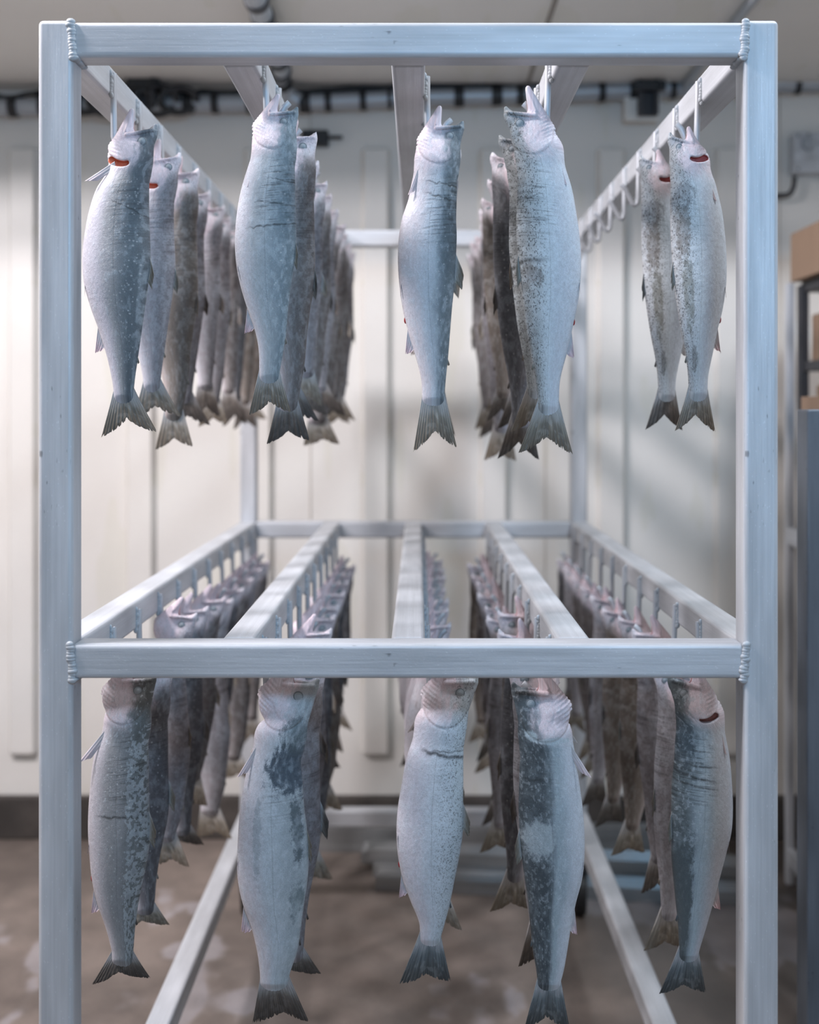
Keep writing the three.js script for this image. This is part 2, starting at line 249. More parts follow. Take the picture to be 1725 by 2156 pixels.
// Each fish: snout S, dir (+1 back of the fish towards +x), profile rows [y, x0, x1], tail tips and fork, all in the units of its own drawing (about two thirds of a millimetre)
const FISH = {
  t1: { S: [331, 268], dir: 1, hs: 1.1, rot: -0.1, jaw: [-45, 36], gill: 1, gc: [-76, -62], op: [-62, -29, 34], red: [0.85, 0.2, 0.08], pec: [-62, -38], rows: [[345, 236, 318], [370, 222, 315], [400, 203, 314], [450, 187, 314], [500, 178, 316], [550, 174, 317], [600, 178, 312], [650, 192, 305], [700, 210, 298], [750, 225, 291], [800, 236, 284], [832, 240, 281]], tail: [[213, 922], [268, 884], [332, 911]], dorsal: 8 },
  t2: { S: [628, 232], dir: 1, hs: 1.0, rot: 0, jaw: [-43, 30], gill: 0.25, pec: [-22, -85], rows: [[312, 536, 622], [350, 523, 621], [400, 508, 622], [450, 499, 623], [500, 495, 624], [550, 497, 621], [600, 506, 613], [650, 521, 607], [700, 538, 603], [740, 545, 597], [790, 546, 588]], tail: [[523, 875], [569, 848], [613, 868]], dorsal: 3 },
  t3: { S: [977, 262], dir: 1, hs: 1.02, rot: 0.02, jaw: [-51, 33], gill: 0.1, pec: [-28, -70], rows: [[342, 878, 966], [380, 868, 963], [420, 860, 962], [460, 847, 961], [500, 840, 962], [550, 838, 960], [600, 841, 957], [650, 848, 952], [700, 860, 948], [750, 875, 944], [800, 887, 939], [838, 889, 936]], tail: [[870, 953], [916, 908], [963, 944]], dorsal: 15, vent: 1 },
  t4: { S: [1062, 232], dir: -1, hs: 1.12, rot: -0.02, jaw: [-44, 42], gill: 0, pec: [-20, -70], rows: [[325, 1088, 1182], [360, 1089, 1193], [400, 1089, 1205], [450, 1088, 1214], [500, 1088, 1221], [550, 1092, 1224], [600, 1097, 1222], [650, 1103, 1215], [690, 1108, 1206], [740, 1117, 1195], [800, 1128, 1180], [855, 1133, 1177]], tail: [[1091, 956], [1152, 922], [1206, 957]], dorsal: 4, vent: 1 },
  t5: { S: [1408, 284], dir: -1, hs: 0.88, rot: -0.22, jaw: [-44, 26], gill: 1.05, gc: [-80, -44], op: [-66, -15, 30], pec: [-24, -75], rows: [[352, 1414, 1490], [380, 1413, 1504], [410, 1412, 1512], [450, 1412, 1521], [500, 1413, 1527], [550, 1416, 1530], [600, 1420, 1529], [650, 1427, 1522], [700, 1435, 1510], [740, 1443, 1502], [790, 1449, 1492], [828, 1450, 1490]], tail: [[1421, 908], [1465, 874], [1507, 911]], dorsal: 4, vent: 1 },
  b1: { S: [329, 1424], dir: 1, hs: 1.15, rot: 0.1, jaw: [-44, 30], gill: 0, pec: [-62, -70], rows: [[1525, 224, 314], [1560, 208, 312], [1600, 197, 313], [1650, 191, 313], [1700, 187, 314], [1750, 186, 316], [1800, 189, 312], [1850, 194, 302], [1900, 205, 292], [1950, 222, 285], [2000, 235, 281], [2018, 236, 279]], tail: [[193, 2073], [250, 2046], [316, 2062]], dorsal: 12, vent: 1 },
  b2: { S: [672, 1438], dir: 1, hs: 1.25, rot: 0.22, jaw: [-44, 30], gill: 0.1, pec: [-48, -70], rows: [[1556, 541, 641], [1600, 525, 634], [1650, 514, 638], [1700, 506, 641], [1750, 502, 647], [1800, 500, 650], [1850, 501, 648], [1900, 511, 641], [1950, 529, 634], [2000, 541, 627], [2045, 547, 612], [2066, 548, 607]], tail: [[531, 2157], [597, 2133], [651, 2149]], dorsal: 5 },
  b3: { S: [1007, 1428], dir: 1, hs: 1.2, rot: 0.12, jaw: [-44, 30], gill: 0.1, pec: [-18, -95], rows: [[1530, 878, 979], [1560, 868, 977], [1600, 855, 976], [1650, 846, 976], [1700, 838, 975], [1750, 835, 975], [1800, 838, 968], [1850, 848, 958], [1900, 866, 948], [1940, 882, 938], [1975, 885, 928]], tail: [[840, 2072], [897, 2050], [950, 2070]], dorsal: 12, vent: 1 },
  b4: { S: [1078, 1446], dir: -1, hs: 1.28, rot: 0.05, jaw: [-46, 30], gill: 0, pec: [-52, -75], rows: [[1552, 1095, 1200], [1580, 1096, 1210], [1620, 1094, 1216], [1660, 1093, 1222], [1700, 1092, 1227], [1750, 1094, 1231], [1800, 1098, 1231], [1850, 1105, 1226], [1900, 1112, 1213], [1950, 1117, 1203], [2000, 1122, 1195], [2040, 1129, 1188], [2068, 1132, 1181]], tail: [[1104, 2166], [1150, 2142], [1200, 2166]], dorsal: 10 },
  b5: { S: [1408, 1424], dir: -1, hs: 1.1, rot: -0.1, jaw: [-46, 30], gill: 0.9, gc: [-79, -66], op: [-62, -37, 33], red: [0.66, 0.34, 0.3], pec: [-14, -70], rows: [[1512, 1428, 1520], [1560, 1422, 1530], [1600, 1420, 1537], [1650, 1415, 1541], [1700, 1414, 1543], [1750, 1414, 1540], [1800, 1414, 1528], [1850, 1418, 1515], [1900, 1423, 1502], [1950, 1428, 1488], [1990, 1430, 1476], [2008, 1430, 1471]], tail: [[1388, 2093], [1440, 2074], [1487, 2090]], dorsal: 6 },
};
function profileAt(rows, y) {
  if (y <= rows[0][0]) return [rows[0][1], rows[0][2]];
  const n = rows.length; if (y >= rows[n - 1][0]) return [rows[n - 1][1], rows[n - 1][2]];
  let i = 0; while (rows[i + 1][0] < y) i++;
  const a = rows[Math.max(0, i - 1)], b = rows[i], c = rows[i + 1], d = rows[Math.min(n - 1, i + 2)], t = (y - b[0]) / (c[0] - b[0]), h = c[0] - b[0];
  return [1, 2].map(k => { const m0 = (c[k] - a[k]) / Math.max(1, c[0] - a[0]) * h, m1 = (d[k] - b[k]) / Math.max(1, d[0] - b[0]) * h, t2 = t * t, t3 = t2 * t; return (2 * t3 - 3 * t2 + 1) * b[k] + (t3 - 2 * t2 + t) * m0 + (-2 * t3 + 3 * t2) * c[k] + (t3 - t2) * m1; });
}
function fishBody(F, q) {                                   // q: cell size factor
  const [Sx, Sy] = F.S, dir = F.dir, hs = F.hs, cr = Math.cos(F.rot), sr = Math.sin(F.rot), rows = F.rows, y0 = rows[0][0], yb = rows[rows.length - 1][0];
  const toHead = (x, y) => { const a = dir * (x - Sx) / hs, b = (Sy - y) / hs; return [a * cr - b * sr, a * sr + b * cr]; };
  const [jx, jy] = F.jaw, n0 = profileAt(rows, y0 - 4), [nkx, nky] = toHead((n0[0] + n0[1]) / 2, y0 - 4), nkr = (n0[1] - n0[0]) / 2 / hs;
  const cavity = (u, v, w) => Math.min(cap(u, v, w, jx * 0.6, jy * 0.6, 10, -47, -22, 6, 0.5), Math.min(cap(u, v, 0, -15, 12, 9, jx * 0.5 + 6, jy + 4, 14, 1), 99));
  const [opx, opy, opr] = F.op ?? [-52, -46, 40];
  const gillHole = (u, v) => Math.max(opr - 1 - Math.hypot(u - opx, v - opy), Math.hypot((u - F.gc[0]) / 2.1, v - F.gc[1] + 0.25 * (u - F.gc[0])) - 10 * F.gill);
  const head = (u, v, w) => {
    w = Math.abs(w);
    let d = cap(u, v, w, nkx, nky, nkr, -8, -9, 8.5, 0.6);
    d = smin(d, cap(u, v, w, -60, -52, 29, -53, -17, 14, 0.62), 9);
    d = smin(d, cap(u, v, w, -22, -19, 12, -52, -21, 13, 0.66), 6);
    d = smin(d, cap(u, v, w, -12, -14, 10, -3.5, 3, 4.5, 0.6), 5);
    d = smin(d, cap(u, v, w, -71, -38, 26, jx, jy, 5, 0.72), 9);
    const gd = Math.hypot(u - opx, v - opy) + 40 - opr, gw = sstep(opy + 26, opy - 2, v) * sstep(0, -22, u);
    d -= 2.6 * sstep(42, 38.5, gd) * gw; d += 2.2 * Math.exp(-(((gd - 42) / 2) ** 2)) * gw;
    const pd = Math.hypot(u + 34, v + 40); d += 0.9 * Math.exp(-(((pd - 33) / 2.2) ** 2)) * sstep(-30, -55, v) * sstep(-20, -40, u);   // preopercle line
    d += 0.7 * Math.sin((u * 0.5 + v * 0.9) * 0.9) * sstep(-60, -78, u) * sstep(-75, -50, v) * sstep(0, -20, v);                    // branchial rays under the throat
    d = smax(d, -cavity(u, v, w), 4);
    d = smin(d, cap3(u, v, w, -8, -6, 6, -57, -12, 14, 3.8), 2.5);
    d = smin(d, cap3(u, v, w, jx + 2, jy - 4, 1.5, -58, -4, 13, 2.2), 3);
    d = smin(d, Math.hypot(u + 29, v + 27, (w - F.ez) * 1.6) - 8.5, 3);
    return d;
  };
  F.ez = -100; { let a = 0, b = 60; for (let i = 0; i < 30; i++) { const m = (a + b) / 2; if (head(-29, -27, m) < 0) a = m; else b = m; } F.ez = a - 2.5; }
  const f = (x, y, z, r) => {
    let d = 99;
    if (y > y0 - 44) { const ex = (x - r.c) / r.a, ez = z / r.b, m = Math.sqrt(ex * ex + ez * ez); d = (m - 1) * Math.min(r.a, r.b) * (m > 1 ? 1 : 1); d = Math.max(d, y - yb - 21); }
    if (y < y0 + 40) { const [u, v] = toHead(x, y); d = smin(d, head(u, v, z / hs) * hs, 16); if (F.gill > 0.5) { const g = gillHole(u, v) * hs; if (g < 8) d = smax(d, -Math.max(g, 8 * hs - Math.abs(z)), 2); } }
    return d;
  };
  f.row = y => { const [l, r] = profileAt(rows, y), s = clamp((y - y0) / (yb - y0)), fl = y > yb ? Math.min(1, (y - yb) / 22) : 0; const nk = y < y0 ? Math.sqrt(Math.max(0.001, 1 - ((y0 - y) / 46) ** 2)) : 1, a = (r - l) / 2 * (1 + 0.1 * fl - 0.75 * fl * fl) * nk; return { c: (l + r) / 2, a, b: a * lerp(0.6, 0.5, s) * (1 - 0.97 * fl) }; };
  let lo = [1e9, Sy - (jy + 16) * hs, -40 * hs], hi = [-1e9, yb + 34, 40 * hs];
  for (const r of rows) { lo[0] = Math.min(lo[0], r[1]); hi[0] = Math.max(hi[0], r[2]); }
  lo[0] = Math.min(lo[0], Sx - (dir > 0 ? 110 : 6) * hs) - 8; hi[0] = Math.max(hi[0], Sx + (dir > 0 ? 6 : 110) * hs) + 10;
  const { pos, idx } = surfaceNets(f, lo, hi, [1.7 * q, 2.3 * q, 1.8 * q]);
  const n = pos.length / 3, uv = new Float32Array(n * 2), col = new Float32Array(n * 3);
  for (let i = 0; i < n; i++) {
    const x = pos[i * 3], y = pos[i * 3 + 1], z = pos[i * 3 + 2], [l, r] = profileAt(rows, y), [u, v] = toHead(x, y), tb = dir > 0 ? (x - l) / (r - l) : (r - x) / (r - l), th = (u + 94) / 92, k = sstep(y0 - 25, y0 + 20, y);
    uv[i * 2] = clamp(lerp(th, tb, k), 0.01, 0.99); uv[i * 2 + 1] = clamp((y - Sy) / (yb - Sy), 0.004, 0.996);
    let c = [1, 1, 1]; if (y < y0 + 12) { const w = Math.abs(z) / hs; if (cavity(u, v, w) < 1.8 && w < 11) c = [0.83, 0.5, 0.48]; else if (v > -22 && v < 60 && u < -6) c = [1, 0.96, 0.965]; if (F.gill > 0.5 && gillHole(u, v) < 0.7 && w < 15) c = F.red ?? [0.62, 0.13, 0.12]; }
    col.set(c, i * 3);
  }
  return { pos, idx, uv, col, toHead, yb };
}
function fishGeometry(F, B, U) {
  const g = new THREE.BufferGeometry(), n = B.pos.length / 3, p = new Float32Array(n * 3), [ox, oy] = F.origin;
  for (let i = 0; i < n; i++) { p[i * 3] = (B.pos[i * 3] - ox) * U; p[i * 3 + 1] = -(B.pos[i * 3 + 1] - oy) * U; p[i * 3 + 2] = B.pos[i * 3 + 2] * U; }
  g.setAttribute('position', new THREE.BufferAttribute(p, 3)); g.setAttribute('uv', new THREE.BufferAttribute(B.uv, 2)); g.setAttribute('color', new THREE.BufferAttribute(B.col, 3));
  const idx = B.idx.slice(); for (let i = 0; i < idx.length; i += 3) { const t = idx[i + 1]; idx[i + 1] = idx[i + 2]; idx[i + 2] = t; } g.setIndex(idx); g.computeVertexNormals(); return g;
}
// a fin: thin solid between a root line and a ragged tip line, ridged by its rays
function finGeo(F, U, root, tip, o = {}) {
  const nu = o.nu ?? 28, nw = o.nw ?? 8, R = rng(o.seed ?? 1), th = o.th ?? 2.2, P = [], uv = [], idx = [], [ox, oy] = F.origin, zr = o.zr ?? 0, zt = o.zt ?? 0;
  const poly = (pts, u) => { const s = u * (pts.length - 1), i = Math.min(pts.length - 2, Math.floor(s)), t = s - i; return [0, 1].map(k => lerp(pts[i][k], pts[i + 1][k], t)); };
  const rag = []; for (let i = 0; i <= nu; i++) rag.push((o.rag ?? 0.05) * (R() < 0.22 ? 2.2 * R() : 0.7 * R()));
  for (const side of [1, -1]) for (let i = 0; i <= nu; i++) for (let j = 0; j <= nw; j++) {
    const u = i / nu, w = j / nw * (1 - rag[i] * (j / nw)), a = poly(root, u), b = poly(tip, u), e = Math.pow(w, o.flare ?? 1);
    const x = lerp(a[0], b[0], e), y = lerp(a[1], b[1], w), ray = Math.sin(u * nu * 1.35) * 0.7 * w, z = lerp(zr, zt, w) + (o.curl ?? 0) * Math.sin(u * Math.PI * 1.3 + 0.4) * w * w + ray + side * lerp(th, 0.7, w) / 2;
    P.push((x - ox) * U, -(y - oy) * U, z * U); uv.push(u, w);
  }
  const N = (nu + 1) * (nw + 1), id = (s, i, j) => s * N + i * (nw + 1) + j;
  for (let s = 0; s < 2; s++) for (let i = 0; i < nu; i++) for (let j = 0; j < nw; j++) { const a = id(s, i, j), b = id(s, i + 1, j), c = id(s, i + 1, j + 1), d = id(s, i, j + 1); if (s) idx.push(a, c, b, a, d, c); else idx.push(a, b, c, a, c, d); }
  for (let i = 0; i < nu; i++) idx.push(id(0, i, nw), id(0, i + 1, nw), id(1, i + 1, nw), id(0, i, nw), id(1, i + 1, nw), id(1, i, nw));
  for (let j = 0; j < nw; j++) for (const i of [0, nu]) idx.push(id(0, i, j), id(0, i, j + 1), id(1, i, j + 1), id(0, i, j), id(1, i, j + 1), id(1, i, j));
  const g = new THREE.BufferGeometry(); g.setAttribute('position', new THREE.Float32BufferAttribute(P, 3)); g.setAttribute('uv', new THREE.Float32BufferAttribute(uv, 2)); g.setIndex(idx); g.computeVertexNormals(); return g;
}
function finTex(seed, base, tipc, pale) { return tex(256, 128, (u, v, i, j) => { const ray = 0.5 + 0.5 * Math.sin(u * 190), br = fbm(u * 40, v * 3, seed, 3), k = 0.8 + 0.28 * ray * (0.4 + v) + 0.5 * (br - 0.5), t = sstep(0.4, 1, v + 0.25 * (fbm(u * 9, v * 5, seed + 3, 3) - 0.5)), root = sstep(0.58, 0.22, v + 0.2 * (fbm(u * 14, v * 4, seed + 9, 3) - 0.5)) * 0.75, fr = sstep(0.56, 0.7, fbm(u * 12, v * 7, seed + 7, 4)) * pale; return [0, 1, 2].map(c => lerp(lerp(lerp(base[c], tipc[c], t) * k, [168, 168, 170][c], root), 198, fr)); }); }
const finMat = (m) => new THREE.MeshStandardMaterial({ map: m, roughness: 0.65, side: THREE.DoubleSide });
const FIN = {
  dark: finMat(finTex(3, [140, 134, 124], [94, 84, 72], 0.2)), brown: finMat(finTex(5, [92, 85, 79], [56, 49, 44], 0.1)), blue: finMat(finTex(8, [96, 104, 108], [60, 62, 62], 0.2)),
  pale: finMat(finTex(11, [205, 196, 200], [196, 178, 182], 0.3)), pink: finMat(finTex(14, [204, 186, 190], [196, 164, 169], 0.3)), paleGrey: finMat(finTex(17, [170, 165, 164], [140, 132, 130], 0.3)),
};
// skin: pale belly, grey flank, dark back, frost, wrinkles, lateral line
function skin(P, w = 320, h = 800) {
  const s = P.seed, spots = []; const R = rng(s * 7 + 1);
  for (let i = 0; i < (P.spots ?? 0); i++) spots.push([0.35 + 0.55 * R(), 0.2 + 0.75 * R(), 0.6 + 0.7 * R()]);
  const bump = new Uint8Array(w * h);
  const map = tex(w, h, (t, v, i, j) => {
    const x = t * 90, y = v * 400, n1 = fbm(x * 0.07, y * 0.03, s, 4), n2 = fbm(x * 0.3, y * 0.22, s + 40, 4), n3 = vnoise(x * 1.6, y * 1.3, s + 80), n4 = fbm(x * 0.16, y * 0.1, s + 120, 5);
    const tt = t + 0.14 * (n1 - 0.5) + 0.07 * (n2 - 0.5);
    const g = sstep(P.g0 ?? 0.2, P.g1 ?? 0.5, tt), k = sstep(P.h0 ?? 0.5, P.h1 ?? 0.85, tt);
    let c = [0, 1, 2].map(a => lerp(lerp(P.belly[a], P.side[a], g), P.dorsal[a], k)), b = 0;
    // head: dark crown, pale jaw
    const hd = sstep(0.2, 0.13, v); if (hd > 0) { const hp = (P.headPale ?? 0) * sstep(0.13, 0.05, v); const dk = sstep(0.5, 0.8, t + 0.3 * (n4 - 0.5) - 0.7 * (v < 0.03 ? 0.03 - v : 0)); const hc = [0, 1, 2].map(a => lerp(P.jaw?.[a] ?? [204, 192, 198][a], lerp(P.dorsal[a] * 0.92 + 8, [196, 188, 193][a], hp), dk)); c = c.map((q, a) => lerp(q, hc[a], hd)); }
    // wrinkles across the neck
    const wr = (P.wrinkle ?? 0) * sstep(0.16, 0.24, v) * sstep(0.52, 0.36, v) * sstep(0.25, 0.55, t);
    if (wr > 0) { const f = fbm(x * 0.035 + 3, y * 0.55 + x * 0.06, s + 200, 3), l = sstep(0.52, 0.72, f); c = c.map(q => q * (1 - 0.3 * wr * l)); b -= 22 * wr * l; }
    for (const p of P.creases ?? []) { const yy = p[0] + p[1] * (t - 0.7) + 0.008 * (vnoise(x * 0.2, 3, s) - 0.5), q = Math.exp(-(((v - yy) / (p[2] ?? 0.004)) ** 2)) * sstep(p[3] ?? 0.2, (p[3] ?? 0.2) + 0.3, t) * (p[4] ?? 0.6); c = c.map(z => z * (1 - 0.75 * q)); b -= 30 * q; }
    for (const p of P.patches ?? []) { const e = Math.hypot((t - p[1]) / p[3], (v - p[0]) / p[2]) + 0.8 * (n4 - 0.5) + 0.5 * (n2 - 0.5), q = sstep(1.2, 0.7, e + 0.25 * (n3 - 0.5)) * p[5]; c = c.map((z, a) => lerp(z, p[4][a], q)); }
    // frost in ragged islands
    const fz = P.frost ?? 0, fb = n4 + 0.22 * (n2 - 0.5) + (P.frostBias ? P.frostBias(t, v) : 0.06 * (t - 0.5)), n5 = fbm(x * 0.3, y * 0.24, s + 500, 5), q = lerp(sstep(0.64 - fz * 0.2, 0.69 - fz * 0.2, fb + n5 - n4 - 0.15 * (n2 - 0.5)), sstep(0.45, 0.8, fb + fz * 0.2), P.soft ?? 0.85) * (P.frostMax ?? 0.4); c = c.map((z, a) => lerp(z, [188, 197, 204][a], q)); b += 26 * q;
    const sp = P.speckle ?? 0; if (sp) { const m = sstep(0.6, 0.72, fbm(x * 0.75, y * 0.55, s + 300, 3)) * sstep(0.45, 0.75, t) * sp; c = c.map(z => z * (1 - 0.5 * m)); }
    for (const o of spots) { const e = Math.hypot((t - o[0]) * 90, (v - o[1]) * 400) / o[2]; if (e < 1.6) { const m = sstep(1.6, 0.6, e) * 0.5; c = c.map(z => lerp(z, 196, m)); } }
    if (v > 0.16) { const ll = Math.exp(-(((t - 0.53 + 0.02 * Math.sin(v * 5)) / 0.006) ** 2)) * (0.5 + 0.5 * vnoise(y * 1.6, 1, s)); c = c.map(z => z * (1 - 0.15 * ll)); b -= 12 * ll; }
    const sc = Math.sin((x * 1.05 + y * 0.62) * 2.6) * Math.sin((x * 1.05 - y * 0.62) * 2.6); b += 11 * sc * sstep(0.2, 0.5, t); const fine = 1 + 0.13 * (n3 - 0.5) + 0.035 * sc * g + 0.12 * (n2 - 0.5);
    bump[j * w + i] = clamp(140 + b + 36 * (n2 - 0.5) + 16 * (n3 - 0.5), 0, 255);
    return c.map(z => z * fine);
  }, true, false);
  const bm = tex(w, h, (t, v, i, j) => { const z = bump[j * w + i]; return [z, z, z]; }, false, false);
  return new THREE.MeshPhysicalMaterial({ map, bumpMap: bm, bumpScale: 0.0022, roughness: 0.52, vertexColors: true, sheen: 0.12, sheenRoughness: 0.6, sheenColor: new THREE.Color(0.8, 0.85, 0.9) });
}
const SLATE = [72, 80, 85], GREY = [138, 143, 146], PALE = [182, 179, 187], COOL = [190, 198, 206];
const SKINS = {
  t1: skin({ seed: 3, belly: PALE, side: [146, 148, 150], dorsal: [84, 92, 98], h0: 0.42, h1: 0.8, frost: 0.12, frostBias: (t, v) => lerp(-0.1, 0.14, sstep(0.84, 0.92, t)), wrinkle: 0.6, spots: 170, creases: [[0.31, 0.1, 0.003, 0.3, 0.5]] }),
  t2: skin({ seed: 9, belly: [183, 183, 190], side: [160, 167, 172], dorsal: [100, 114, 122], g0: 0.12, g1: 0.4, h0: 0.45, h1: 0.95, frost: 0.25, wrinkle: 0.9, spots: 40, creases: [[0.44, -0.03, 0.003, 0.15, 0.6], [0.36, 0.02, 0.003, 0.2, 0.4], [0.27, 0.03, 0.0025, 0.4, 0.5]] }),
  t3: skin({ seed: 15, belly: [192, 187, 192], side: [178, 184, 192], dorsal: [92, 102, 108], g0: 0.25, g1: 0.55, h0: 0.52, h1: 0.85, frost: 0.18, wrinkle: 0.8, spots: 70, creases: [[0.225, 0.03, 0.003, 0.2, 0.5], [0.275, 0.05, 0.004, 0.25, 0.5]] }),
  t4: skin({ seed: 21, belly: [189, 192, 199], side: [196, 204, 210], dorsal: [130, 134, 134], g0: 0.3, g1: 0.6, h0: 0.5, h1: 1.0, frost: 0.4, wrinkle: 0.8, speckle: 0.9, creases: [[0.51, 0.02, 0.008, 0.45, 0.55], [0.305, 0, 0.004, 0.5, 0.5]], patches: [[0.56, 0.82, 0.035, 0.2, [110, 108, 106], 0.7]] }),
  t5: skin({ seed: 27, belly: [185, 190, 198], side: [190, 199, 205], dorsal: [166, 167, 168], g0: 0.3, g1: 0.6, h0: 0.5, h1: 1.0, frost: 0.35, speckle: 0.8, wrinkle: 0.3, patches: [[0.36, 0.82, 0.13, 0.12, [112, 108, 104], 0.75], [0.62, 0.78, 0.14, 0.1, [116, 118, 112], 0.7], [0.24, 0.75, 0.05, 0.2, [120, 124, 128], 0.6], [0.87, 0.72, 0.05, 0.12, [110, 112, 112], 0.6]] }),
  b1: skin({ seed: 33, belly: [180, 175, 180], side: [134, 136, 138], dorsal: [84, 88, 88], g0: 0.06, g1: 0.42, h0: 0.55, h1: 0.9, wrinkle: 0.8, soft: 0.3, frostMax: 0.55, frost: 0.1, frostBias: (t, v) => lerp(-0.12, 0.19, sstep(0.62, 0.72, t)) * sstep(0.18, 0.26, v), spots: 60, creases: [[0.48, 0.0, 0.004, 0.1, 0.55], [0.35, -0.05, 0.004, 0.5, 0.6]] }),
  b2: skin({ seed: 39, belly: [187, 185, 192], side: [176, 186, 194], dorsal: [150, 160, 166], g0: 0.2, g1: 0.5, frost: 0.4, wrinkle: 0.5, patches: [[0.27, 0.86, 0.088, 0.48, [64, 77, 89], 0.95], [0.17, 0.9, 0.06, 0.35, [80, 92, 98], 0.7], [0.48, 0.88, 0.1, 0.08, [84, 96, 102], 0.9], [0.5, 0.3, 0.14, 0.06, [142, 152, 160], 0.6], [0.72, 0.88, 0.06, 0.1, [98, 112, 116], 0.7]] }),
  b3: skin({ seed: 45, belly: [192, 190, 198], side: [200, 207, 215], dorsal: [182, 192, 198], g0: 0.2, g1: 0.6, h0: 0.6, h1: 1, frost: 0.35, speckle: 0.6, wrinkle: 0.2, creases: [[0.285, 0.05, 0.007, 0.12, 0.75], [0.268, 0.02, 0.003, 0.3, 0.5]] }),
  b4: skin({ seed: 51, belly: [185, 190, 198], side: [150, 164, 172], dorsal: [66, 76, 82], g0: 0.12, g1: 0.45, h0: 0.42, h1: 0.62, soft: 0.4, frostMax: 0.5, frost: 0.08, wrinkle: 0.3, speckle: 0.2, patches: [[0.5, 0.72, 0.07, 0.26, [176, 188, 194], 0.8], [0.155, 0.75, 0.018, 0.12, [158, 172, 178], 0.9], [0.17, 0.35, 0.012, 0.3, [178, 190, 196], 0.85]], creases: [[0.3, 0, 0.004, 0.5, 0.3]] }),
  b5: skin({ seed: 57, belly: [178, 181, 189], side: [160, 174, 182], dorsal: [84, 94, 98], g0: 0.15, g1: 0.5, h0: 0.5, h1: 0.85, soft: 0.4, frostMax: 0.5, frost: 0.2, wrinkle: 1, frostBias: (t, v) => lerp(0, -0.2, sstep(0.58, 0.64, v)), patches: [[0.78, 0.86, 0.24, 0.22, [76, 86, 90], 0.95], [0.22, 0.88, 0.1, 0.2, [70, 80, 86], 0.9]], creases: [[0.305, -0.03, 0.004, 0.2, 0.6], [0.345, -0.06, 0.005, 0.2, 0.6], [0.375, -0.05, 0.004, 0.2, 0.55]] }),
};
// fish farther along the rails: browner skins
const BACK_SKINS = [
  { seed: 101, belly: [190, 182, 186], side: [134, 127, 126], dorsal: [92, 87, 86], frost: 0.3 }, { seed: 107, belly: [186, 180, 186], side: [146, 142, 146], dorsal: [108, 104, 107], frost: 0.4 },
  { seed: 113, belly: [176, 164, 160], side: [124, 114, 106], dorsal: [90, 82, 75], frost: 0.2 }, { seed: 119, belly: [192, 188, 194], side: [162, 158, 163], dorsal: [122, 119, 123], frost: 0.5 },
  { seed: 125, belly: [166, 162, 167], side: [106, 104, 108], dorsal: [74, 74, 78], frost: 0.2, spots: 60 },
].map(p => skin({ g0: 0.1, g1: 0.45, h0: 0.45, h1: 0.8, wrinkle: 0.7, speckle: 0.3, soft: 0.92, frostMax: 0.26, headPale: 1, jaw: [206, 190, 195], ...p }, 176, 448));
const eyeMat = new THREE.MeshStandardMaterial({ color: 0x8f979c, roughness: 0.65 }), eyeRing = new THREE.MeshStandardMaterial({ color: 0x737b80, roughness: 0.6 }), bloodMat = new THREE.MeshStandardMaterial({ color: 0x8d1f25, roughness: 0.35 });
const NOMINAL = 0.000668;
const built = {};
